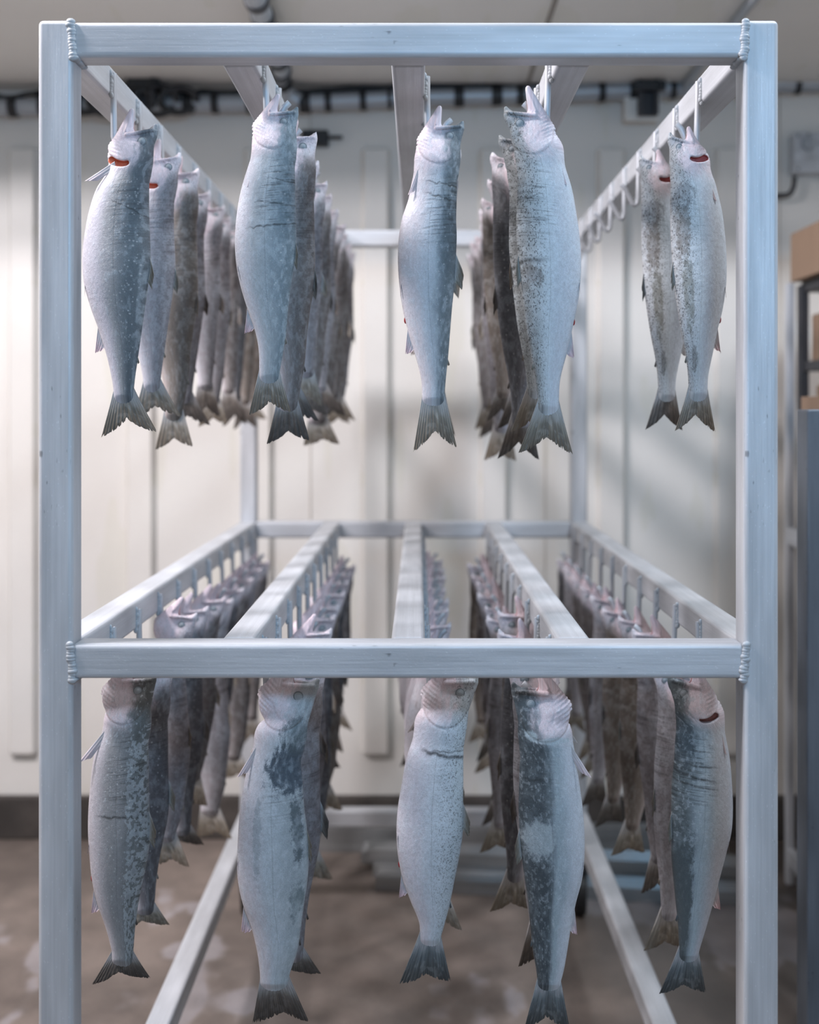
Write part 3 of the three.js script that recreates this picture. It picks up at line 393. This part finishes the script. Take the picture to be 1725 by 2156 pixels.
function fishParts(id, U, q, fine) {                       // geometries of one fish, shared by all copies of it
  const key = id + q; if (built[key]) return built[key];
  const F = FISH[id], dir = F.dir, [Sx, Sy] = F.S; F.origin = [Sx - dir * 36 * F.hs, Sy + 8];
  const B = fishBody(F, q), rows = F.rows, yb = B.yb, y0 = rows[0][0], L = yb - Sy, dor = y => profileAt(rows, y)[dir > 0 ? 1 : 0], ven = y => profileAt(rows, y)[dir > 0 ? 0 : 1], nu = fine ? 40 : 16, sd = Sx | 0;
  const out = { body: fishGeometry(F, B, U), fins: [] };
  const [tl, fk, tr] = F.tail, [pl, pr] = profileAt(rows, yb), mid = (a, b, t, k) => [lerp(a[0], b[0], t), lerp(a[1], b[1], t) + k];
  out.fins.push(['tail_fin', finGeo(F, U, [[pl + 2, yb - 22], [pr - 2, yb - 22]], [tl, mid(tl, fk, 0.25, 3), mid(tl, fk, 0.6, 4), fk, mid(fk, tr, 0.4, 4), mid(fk, tr, 0.75, 3), tr], { nu: nu + 20, nw: 14, rag: 0.04, flare: 1.08, curl: 5 * (sd % 3 - 1), seed: sd, th: 5 }), 'tail']);
  const dy0 = Sy + L * 0.46, dy1 = Sy + L * 0.57, o = dir * (F.dorsal + 4);
  out.fins.push(['dorsal_fin', finGeo(F, U, [[dor(dy0) - dir * 4, dy0], [dor(dy1) - dir * 4, dy1]], [[dor(dy0 + 50) + o, dy0 + 52], [dor(dy1) + o * 0.8, dy1 + 24], [dor(dy1 + 8) + o * 0.4, dy1 + 12]], { nu: nu >> 1, nw: 6, rag: 0.12, seed: sd + 1, zt: 9, th: 2.5 }), 'dark']);
  const ay = Sy + L * 0.845; out.fins.push(['adipose_fin', finGeo(F, U, [[dor(ay) - dir * 3, ay], [dor(ay + 10) - dir * 3, ay + 10]], [[dor(ay + 18) + dir * 5, ay + 19], [dor(ay + 20) + dir * 2, ay + 22]], { nu: 6, nw: 5, rag: 0, seed: sd + 2, zt: 2, th: 4 }), 'tail']);
  const n0 = Sy + L * 0.735, n1 = Sy + L * 0.82; out.fins.push(['anal_fin', finGeo(F, U, [[ven(n0) + dir * 3, n0], [ven(n1) + dir * 3, n1]], [[ven(n0) - dir * 3, n0 + 62], [ven(n1) - dir * 14, n1 + 12], [ven(n1) - dir * 4, n1 + 8]], { nu: nu >> 1, nw: 6, rag: 0.1, seed: sd + 3, zt: 3 }), 'pink']);
  const v0 = Sy + L * 0.53; for (const z of [1, -1]) out.fins.push(['pelvic_fin', finGeo(F, U, [[ven(v0) + dir * 9, v0], [ven(v0 + 14) + dir * 7, v0 + 14]], [[ven(v0 + 55) - dir * 1, v0 + 60], [ven(v0 + 40) + dir * 3, v0 + 44]], { nu: 10, nw: 5, rag: 0.06, seed: sd + 4, zr: 9 * z, zt: 13 * z }), 'pale']);
  const [px, py] = [F.rows[0][dir > 0 ? 1 : 2] + dir * 5, y0 + 4]; for (const z of [1, -1]) out.fins.push(['pectoral_fin', finGeo(F, U, [[px + dir * 4, py - 6], [px + dir * 7, py + 9]], [[px + dir * (F.pec[0] + 4) * (z > 0 ? 1 : 0.5), py - F.pec[1]], [px + dir * F.pec[0] * 0.6 * (z > 0 ? 1 : 0.5) + dir * 6, py - F.pec[1] * 0.8 + 6]], { nu: 12, nw: 8, rag: 0.06, seed: sd + 5, zr: 14 * z, zt: 22 * z, curl: 2 }), 'pale']);
  // eyes: frosted lens in a socket ring
  const [cr, sr] = [Math.cos(F.rot), Math.sin(F.rot)], eu = -29, ev = -27, hx = eu * cr + ev * sr, hy = -eu * sr + ev * cr, ex = Sx + dir * hx * F.hs, eyy = Sy - hy * F.hs;
  out.eyes = [1, -1].map(z => { const lens = new THREE.SphereGeometry(7 * F.hs, 18, 12); lens.scale(1, 1, 0.3); const pup = new THREE.SphereGeometry(4 * F.hs, 14, 10); pup.scale(1, 1, 0.35); pup.translate(0, 0, z * 1.5); const g = merge([lens, pup]); const rg = new THREE.TorusGeometry(7.6 * F.hs, 0.9, 6, 22); for (const k of [g, rg]) { k.translate(ex - F.origin[0], -(eyy - F.origin[1]), z * (F.ez + 3.6) * F.hs); k.scale(U, U, U); } return [g, rg]; });
  if (F.vent) { const y = Sy + L * 0.715, g = new THREE.SphereGeometry(1, 10, 8); g.scale(4, 8, 4); g.translate(ven(y) - F.origin[0] + dir * 1.5, -(y - F.origin[1]), 0); g.scale(U, U, U); out.vent = g; }
  return built[key] = out;
}
function makeFish(id, U, q, fine, material, tailMat, label, group, opts = {}) {
  const G = fishParts(id, U, q, fine), f = new THREE.Group(); top(f, 'hanging_fish'); tag(f, label, 'fish', group);
  mesh('body', G.body, material, f);
  for (const [n, g, k] of G.fins) mesh(n, g, k === 'tail' ? tailMat : opts.back ? (k === 'dark' ? tailMat : FIN.paleGrey) : FIN[k], f);
  G.eyes.forEach(([g, r]) => { const e = mesh('eye', g, eyeMat, f); mesh('eye_ring', r, eyeRing, e); });
  if (G.vent && !opts.back) tag(mesh('vent', G.vent, bloodMat, f), 'small blood red vent');
  return f;
}
const FRONT = [
  [['t1', 'dark', 'pale spotted grey fish with orange open gill, first on the outer upper rail'], ['t2', 'dark', 'blue grey fish with wrinkled neck, first on the upper rail fourth from boxes'], ['t3', 'dark', 'slim lavender fish with smooth silver flank, front of the upper middle rail'], ['t4', 'dark', 'broad whitish fish with one dark crease across its back, on an upper rail'], ['t5', 'dark', 'mottled whitish fish with red gaping gill, first on an upper rail']],
  [['b1', 'brown', 'grey fish with frosty bluish strip along its back, first on a lower rail'], ['b2', 'brown', 'pale frosted fish with dark blue patch behind its head, front of a lower rail'], ['b3', 'blue', 'very pale bluish fish with thin dark neck crease, front of the lower middle rail'], ['b4', 'blue', 'dark slate backed fish with frosted mid patch and pale belly, on a lower rail'], ['b5', 'blue', 'dark mottled fish with lifted gill flap, first on a lower rail']],
];
const WHERE = ['outer {t} rail away from boxes', '{t} rail fourth from the boxes', '{t} middle rail', '{t} rail second from the boxes', 'outer {t} rail beside the boxes'], ORD = ['first', 'second', 'third', 'fourth', 'fifth', 'sixth', 'seventh', 'eighth', 'ninth', 'last'], LOOK = ['dark brown', 'grey brown', 'olive brown', 'pale grey', 'dark grey'];
const PLACED = {   // tier, rail, place: which fish, its snout and lowest tail tip as drawn, turn, skin
  '001': ['t1', 381, 326, 888, 0.1, 3], '002': ['t2', 421, 360, 948, -0.1, 2], '003': ['t1', 443, 404, 905, 0.15, 1], '004': ['t3', 474, 436, 886, 0.1, 3],
  '011': ['t2', 668, 284, 936, 0.05, 0], '012': ['t1', 672, 342, 898, 0.2, 4], '013': ['t3', 690, 385, 864, 0.1, 1], '014': ['t2', 700, 410, 880, 0.2, 0],
  '021': ['t3', 972, 322, 930, -0.25, 3], '031': ['t4', 1050, 290, 912, 0.05, 1], '032': ['t5', 1034, 324, 970, 0, 4], '033': ['t4', 1026, 382, 905, 0.1, 3], '034': ['t5', 1014, 420, 890, 0.1, 2], '041': ['t5', 1347, 330, 908, 0.02, 3],
  '101': ['b1', 368, 1396, 1960, 0.1, 4], '102': ['b2', 417, 1296, 1830, -0.15, 1], '103': ['b1', 440, 1282, 1790, 0.1, 4], '104': ['b3', 476, 1262, 1700, 0.1, 0],
  '111': ['b1', 690, 1394, 2066, 0.12, 1], '112': ['b3', 700, 1330, 1842, 0.2, 1], '121': ['b2', 992, 1395, 1962, -0.3, 3], '131': ['b4', 1068, 1398, 2036, 0.1, 3], '132': ['b5', 1048, 1330, 1918, 0.1, 4], '133': ['b4', 1046, 1290, 1830, 0.2, 2],
  '141': ['b5', 1372, 1400, 2000, 0.1, 3], '142': ['b4', 1330, 1330, 1882, 0.05, 1], '143': ['b5', 1300, 1300, 1800, 0.15, 2],
};
const FR = rng(77), POOL = { 1: ['t1', 't2', 't3', 'b1', 'b2', 'b3'], '-1': ['t4', 't5', 'b4', 'b5'] };
for (let tier = 0; tier < 2; tier++) ROWS.forEach((row, ri) => {
  const n = tier === 0 ? [10, 10, 2, 10, 2][ri] : 10, where = WHERE[ri].replace('{t}', tier ? 'lower' : 'upper');
  for (let k = 0; k < n; k++) {
    const spot = hookSpots[tier][ri][k];
    if (k === 0) {
      const [id, tm, label] = FRONT[tier][ri], fd = spot.d - 0.012, f = makeFish(id, fd / FOC, 1, true, SKINS[id], FIN[tm], label, 'fish at the front of the rails'), o = FISH[id].origin; f.position.copy(at(o[0], o[1], fd)); continue;
    }
    const ov = PLACED[`${tier}${ri}${k}`], pool = POOL[row.s], rid = pool[Math.floor(FR() * pool.length)], rsi = Math.floor(FR() * BACK_SKINS.length), id = ov ? ov[0] : rid, si = ov ? ov[5] : rsi, light = k === 1 && tier === 0 && ri > 2, sk = light ? SKINS[ri === 4 ? 't5' : 't4'] : BACK_SKINS[si];
    const f = makeFish(id, NOMINAL, 1.9, false, sk, [FIN.brown, FIN.dark][Math.floor(FR() * 2)], `${light ? 'frosted whitish' : LOOK[si]} fish, ${n === 2 ? 'second' : ORD[k]} from the front beam, ${where}`, `fish on the ${where}`, { back: true });
    f.position.set(spot.x + row.s * 0.024, spot.y - 0.082 - 0.008 * FR(), -spot.d + 0.012); const sc = 0.9 + 0.14 * FR(); f.scale.setScalar(sc);
    f.rotation.set((FR() - 0.5) * 0.04, (FR() - 0.5) * 0.8, (FR() - 0.5) * 0.06);
    if (ov) {
      const F = FISH[id], fd = spot.d - 0.012, own = Math.max(F.tail[0][1], F.tail[2][1]) - F.S[1], u = (ov[3] - ov[2]) * fd / FOC / own;
      f.scale.setScalar(u / NOMINAL); f.rotation.set(0, ov[4], 0); f.position.copy(at(ov[1], ov[2], fd)); f.position.x += (F.origin[0] - F.S[0]) * u; f.position.y -= (F.origin[1] - F.S[1]) * u;
    }
  }
});

// ---------------------------------------------------------------- pipe run under the soffit
{
  const d = WALL_D - 0.07, P = (x, y, dd = d) => at(x, y, dd);
  const g = new THREE.Group(); top(g, 'insulated_pipe'); tag(g, 'foil wrapped pipe with black tape bands running along the wall under the soffit', 'pipe');
  const pts = [[-400, 236], [0, 226], [200, 222], [420, 218], [640, 216], [880, 206], [1100, 200], [1300, 192], [1500, 183], [1725, 176], [2100, 168]].map(([x, y]) => P(x, y));
  const curve = new THREE.CatmullRomCurve3(pts);
  mesh('pipe', boxUV(new THREE.TubeGeometry(curve, 90, 0.027, 16)), foilMat, g);
  const R = rng(8); const xs = (u) => curve.getPointAt(u);
  const bands = []; for (let u = 0.12; u < 0.9; u += 0.018 + 0.02 * R()) bands.push(u);
  for (const u of bands) { const w = 0.012 + 0.022 * R(), p = xs(u), t = curve.getTangentAt(u), c = new THREE.CylinderGeometry(0.0305 + 0.003 * R(), 0.0305 + 0.003 * R(), w, 18, 1); c.rotateZ(Math.PI / 2); const m = mesh('tape_band', c, blackPlastic, g); m.position.copy(p); m.quaternion.setFromUnitVectors(new THREE.Vector3(1, 0, 0), t); }
  // loose black cables lashed on top, sagging between ties
  const cab = new THREE.Group(); top(cab, 'cable_bundle'); tag(cab, 'loose black cables sagging along the top of the foil pipe', 'cables');
  for (let c = 0; c < 3; c++) { const q = []; for (let i = 0; i <= 40; i++) { const x = -300 + i * 45, base = curve.getPointAt(clamp((x + 400) / 2500)); if (x > 1340) break; q.push(new THREE.Vector3(at(x, 0, d).x, base.y + 0.036 + 0.004 * Math.sin(i * 1.7 + c * 2) + (x < 440 ? 0.012 * Math.sin(i * 2.3 + c) : 0), -d - 0.014 * c + 0.012)); } mesh('cable', tubeGeo(q, 0.0062, 160, 7), blackPlastic, cab); }
  const lump = new THREE.Group(); top(lump, 'coiled_hose'); tag(lump, 'dark coiled hose slung over the pipe beside the clamp at the soffit', 'hose');
  for (let i = 0; i < 5; i++) { const q = [], cx = 185 + i * 48, R2 = 0.045 + 0.008 * (i % 2); for (let a = 0; a <= 14; a++) { const an = a / 14 * Math.PI * 2 * 0.92; q.push(at(cx, 212, d - 0.05).add(new THREE.Vector3(Math.cos(an) * R2 * 1.25, Math.sin(an) * R2 * 0.85, 0.008 * a / 14))); } mesh('hose_turn', tubeGeo(q, 0.011, 48, 8), blackPlastic, lump); }
  // branch of insulated pipe that turns forward along the soffit
  const br = new THREE.Group(); top(br, 'branch_pipe'); tag(br, 'wrapped branch pipe bending from the wall forward along the soffit', 'pipe');
  const bc = new THREE.CatmullRomCurve3([at(628, 214, d - 0.02), at(606, 200, d - 0.03), at(596, 178, d - 0.06), at(588, 160, d - 0.12), new THREE.Vector3(-0.396, SOFFIT - 0.04, -3.45), new THREE.Vector3(-0.39, SOFFIT - 0.04, -3.1), new THREE.Vector3(-0.385, SOFFIT - 0.04, -2.6)]);
  mesh('pipe', new THREE.TubeGeometry(bc, 50, 0.027, 14), foilMat, br);
  for (let i = 0; i < 9; i++) { const u = 0.08 + i * 0.1, c = new THREE.CylinderGeometry(0.031, 0.031, 0.03, 16); const m = mesh('tape_band', c, i % 3 ? darkSteel : blackPlastic, br); m.position.copy(bc.getPointAt(u)); m.quaternion.setFromUnitVectors(new THREE.Vector3(0, 1, 0), bc.getTangentAt(u)); }
  // strut brackets that carry the pipe
  for (const [x, y0, y1] of [[1365, 140, 242], [305, 146, 224]]) {
    const b = new THREE.Group(); top(b, 'pipe_bracket'); tag(b, x > 700 ? 'dark strut bracket on a pale backing plate clamping the pipe' : 'short dark strut bracket beside the coiled hose', 'bracket');
    const h = (y1 - y0) * d / FOC, c = at(x, (y0 + y1) / 2, d - 0.045); b.position.copy(c);
    const w = 0.062; mesh('strut_channel', merge([rbox(0.012, h, 0.03, 0.002).translate(-w / 2 + 0.006, 0, 0), rbox(0.012, h, 0.03, 0.002).translate(w / 2 - 0.006, 0, 0), rbox(w, h, 0.006, 0.002).translate(0, 0, -0.014)]), darkSteel, b);
    mesh('clamp', merge([rbox(0.1, 0.03, 0.02, 0.004).translate(0, 0.01, 0.02), new THREE.CylinderGeometry(0.008, 0.008, 0.05, 12).rotateX(Math.PI / 2).translate(0.035, 0.01, 0.03)]), blackPlastic, b);
    if (x > 700) { const pl = mesh('backing_plate', rbox(0.11, h * 1.02, 0.008, 0.002), wallMat, b); pl.position.set(-0.012, -0.008, -0.035); }
  }
  const bx = new THREE.Group(); top(bx, 'sensor_box'); tag(bx, 'small black box with a short rod on the wall below the pipe', 'box'); bx.position.copy(at(664, 292, WALL_D - 0.02));
  mesh('case', rbox(0.085, 0.05, 0.04, 0.005), blackPlastic, bx); const rd = mesh('rod', new THREE.CylinderGeometry(0.006, 0.006, 0.05, 10).rotateZ(Math.PI / 2), darkSteel, bx); rd.position.set(0.062, 0.004, 0);
  // thin conduit on the soffit
  const cd = mesh('conduit', tubeGeo([new THREE.Vector3(0.826, SOFFIT - 0.012, -3.78), new THREE.Vector3(0.823, SOFFIT - 0.012, -2.6)], 0.012, 8, 8), foilMat); top(cd, 'thin_conduit'); tag(cd, 'thin grey conduit along the soffit near the switch box', 'conduit');
}
// switch box with round knob
{
  const d = WALL_D - 0.03, g = new THREE.Group(); top(g, 'switch_box'); tag(g, 'pale metal switch box with round grey knob on the wall above the cardboard boxes', 'switch'); g.position.copy(at(1716, 325, d));
  mesh('case', rbox(0.15, 0.128, 0.06, 0.006), new THREE.MeshStandardMaterial({ map: clonedTex(aluMap, 5, 5), color: 0xffffff, roughness: 0.35 }), g);
  const k = mesh('knob', merge([new THREE.CylinderGeometry(0.022, 0.024, 0.016, 28).rotateX(Math.PI / 2), rbox(0.008, 0.036, 0.01, 0.002).translate(0, 0, 0.011)]), foilMat, g); k.position.set(-0.028, 0.026, 0.037);
  for (const [x, y] of [[-0.062, 0.052], [-0.062, -0.052], [0.062, 0.052], [0.062, -0.052], [-0.03, 0.055]]) { const s = mesh('screw', new THREE.CylinderGeometry(0.0035, 0.0035, 0.004, 10).rotateX(Math.PI / 2), darkSteel, g); s.position.set(x, y, 0.031); }
  const c = mesh('conduit', tubeGeo([at(1674, 372, d).sub(g.position), at(1672, 392, d).sub(g.position), at(1664, 408, d).sub(g.position), at(1648, 412, d).sub(g.position), at(1600, 412, d).sub(g.position)], 0.008, 24, 8), darkSteel, g); c.name = 'cable';
}
// shelving unit with cardboard boxes, standing along the side of the room
{
  const dB = 3.42, dF = 2.5, x0 = at(1663, 0, dB).x, u = dB / FOC, yT = at(0, 596, dB).y, wP = 17 * u, zm = -(dB + dF) / 2, len = dB - dF;
  const g = new THREE.Group(); top(g, 'shelving_unit'); tag(g, 'aluminium framed shelving unit with dark shelves holding cardboard boxes', 'shelf');
  for (const x of [x0, x0 + 0.46]) for (const d of [dB, dF]) { const p = mesh('post', rbox(wP, yT, wP, 0.004, 2, true), alu, g); p.position.set(x, yT / 2, -d); }
  for (const d of [dB + 0.03, dF + 0.3]) { const p = mesh('upright', rbox(0.026, yT - 0.01, 0.03, 0.003), darkSteel, g); p.position.set(x0 + 0.029 + (d > 3 ? 0.0 : 0.4), (yT - 0.01) / 2, -d + (d > 3 ? 0.06 : 0)); }
  for (const y of [1128, 1800]) for (const x of [x0, x0 + 0.46]) { const b = mesh('side_rail', rbox(wP, 0.05, len - wP, 0.004, 2, true), alu, g); b.position.set(x, at(0, y, dB).y, zm); }
  for (const y of [608, 773, 950, 1280, 1440, 1620]) { const b = mesh('shelf', rbox(0.42, 0.028, len - 0.05, 0.003), darkSteel, g); b.position.set(x0 + 0.235, at(0, y, dB).y, zm); }
  const box = (xl, y0, y1, df, dp, w, label) => {
    const h = (y1 - y0) * u, b = new THREE.Group(); top(b, 'cardboard_box'); tag(b, label, 'box', 'cardboard boxes on the shelving'); b.position.set(xl, at(0, y1, dB).y + 0.001, -df);
    const c = mesh('carton', rbox(w, h, dp, 0.003), cardMat, b); c.position.set(w / 2, h / 2, -dp / 2);
    for (const k of [0.25, 0.75]) { const f = mesh('flap', rbox(w * 0.99, 0.003, dp * 0.49, 0.001), cardMat, b); f.position.set(w / 2, h + 0.0015, -dp * k); }
  };
  box(x0 - 0.004, 498, 597, 2.96, 0.44, 0.4, 'large cardboard box lying on top of the shelving unit');
  box(x0 + 0.05, 668, 762, 2.92, 0.46, 0.36, 'cardboard box on the shelf just below the large top box');
  box(x0 + 0.06, 815, 938, 2.95, 0.42, 0.36, 'cardboard box on the third shelf down, beyond the open carton');
}
// low cart with a steel end frame, a carton standing in it
{
  const d = 2.1, u = d / FOC, g = new THREE.Group(); top(g, 'steel_cart'); tag(g, 'dark blue grey steel cart with welded frame beside the rack post', 'cart');
  const steel = new THREE.MeshStandardMaterial({ map: clonedTex(aluMap, 1.5, 4), color: 0x8b939c, roughness: 0.45, metalness: 0.35 });
  const x0 = at(1700, 0, d).x, yt = at(0, 862, d).y;
  const p = mesh('post', rbox(0.06, yt, 0.06, 0.004, 2, true), steel, g); p.position.set(x0 + 0.03, yt / 2, -d - 0.03);
  const p2 = mesh('post', rbox(0.06, yt, 0.06, 0.004, 2, true), steel, g); p2.position.set(x0 + 0.7, yt / 2, -d - 0.03);
  for (const y of [at(0, 1435, d).y, 0.12]) { const b = mesh('cross_beam', rbox(0.61, 0.05, 0.05, 0.004, 2, true), steel, g); b.position.set(x0 + 0.365, y, -d - 0.03); }
  const w = mesh('weld_bead', beadGeo(0.05, 7, 99), aluWeld, g); w.position.set(x0 + 0.056, at(0, 1435, d).y, -d + 0.001);
  const bd = mesh('panel', rbox(0.6, yt * 0.5, 0.012, 0.003), steel, g); bd.position.set(x0 + 0.365, yt * 0.72, -d - 0.05);
  const c = new THREE.Group(); top(c, 'open_carton'); tag(c, 'tall open cardboard carton standing behind the steel cart', 'box'); const cd = 2.45, cy = at(0, 832, cd).y; c.position.set(0.866, 0, -cd);
  const hh = 0.24; mesh('side_panel', rbox(0.3, hh, 0.004, 0.001).translate(0.15, cy - hh / 2, 0), cardMat, c); mesh('side_panel', rbox(0.004, hh, 0.25, 0.001).translate(0.002, cy - hh / 2, -0.125), cardMat, c); mesh('side_panel', rbox(0.3, hh, 0.004, 0.001).translate(0.15, cy - hh / 2, -0.25), cardMat, c); mesh('side_panel', rbox(0.004, hh, 0.25, 0.001).translate(0.298, cy - hh / 2, -0.125), cardMat, c); mesh('bottom_panel', rbox(0.3, 0.004, 0.25, 0.001).translate(0.15, cy - hh, -0.125), cardMat, c);
  const st = new THREE.Group(); top(st, 'stand'); tag(st, 'dark steel stand under the open carton', 'stand'); st.position.set(0.866, 0, -cd); const sh = cy - hh - 0.004;
  mesh('table_plate', rbox(0.32, 0.02, 0.26, 0.003).translate(0.17, sh - 0.01, -0.125), darkSteel, st); for (const x of [0.05, 0.31]) for (const z of [-0.02, -0.23]) mesh('leg', rbox(0.03, sh - 0.02, 0.03, 0.003).translate(x, (sh - 0.02) / 2, z), darkSteel, st);
}
// aluminium profiles lying on the floor by the wall
{
  const prof = (w, h, len) => { const s = new THREE.Shape(); const n = 4; s.moveTo(-w / 2, 0); s.lineTo(-w / 2, h); for (let i = 0; i < n; i++) { const a = -w / 2 + w * i / n; s.lineTo(a + w / n * 0.15, h); s.lineTo(a + w / n * 0.3, h * 0.78); s.lineTo(a + w / n * 0.7, h * 0.78); s.lineTo(a + w / n * 0.85, h); } s.lineTo(w / 2, h); s.lineTo(w / 2, 0); s.closePath(); const g = new THREE.ExtrudeGeometry(s, { depth: len, bevelEnabled: false }); g.translate(0, 0, -len / 2); g.rotateY(Math.PI / 2); return boxUV(g); };
  const shiny = new THREE.MeshStandardMaterial({ map: clonedTex(aluMap, 1, 6), color: 0xc4c2be, roughness: 0.34, metalness: 0.4 });
  const a = mesh('floor_profile', prof(0.06, 0.07, 1.1), shiny); top(a, 'aluminium_profile'); tag(a, 'straight ridged aluminium profile on the floor along the wall', 'profile', 'loose aluminium profiles'); a.position.set(0.2, 0, -3.7);
  const list = [[0.42, 0, 3.46, 0.1], [0.4, 0.037, 3.47, 0.12], [0.43, 0, 3.36, 0.1], [0.38, 0, 3.57, 0.09]];
  list.forEach(([x, y, dd, r], i) => { const b = mesh('p', prof(0.085, 0.035, 1.1), shiny); top(b, 'aluminium_profile'); tag(b, ['ridged aluminium profile under the topmost one of the floor bundle', 'topmost ridged aluminium profile of the slanting floor bundle', 'ridged aluminium profile of the floor bundle, on its rack side', 'ridged aluminium profile of the floor bundle, on its wall side'][i], 'profile', 'loose aluminium profiles'); b.position.set(x, y, -dd); b.rotation.y = -r; });
}
renderer.render(scene, camera);
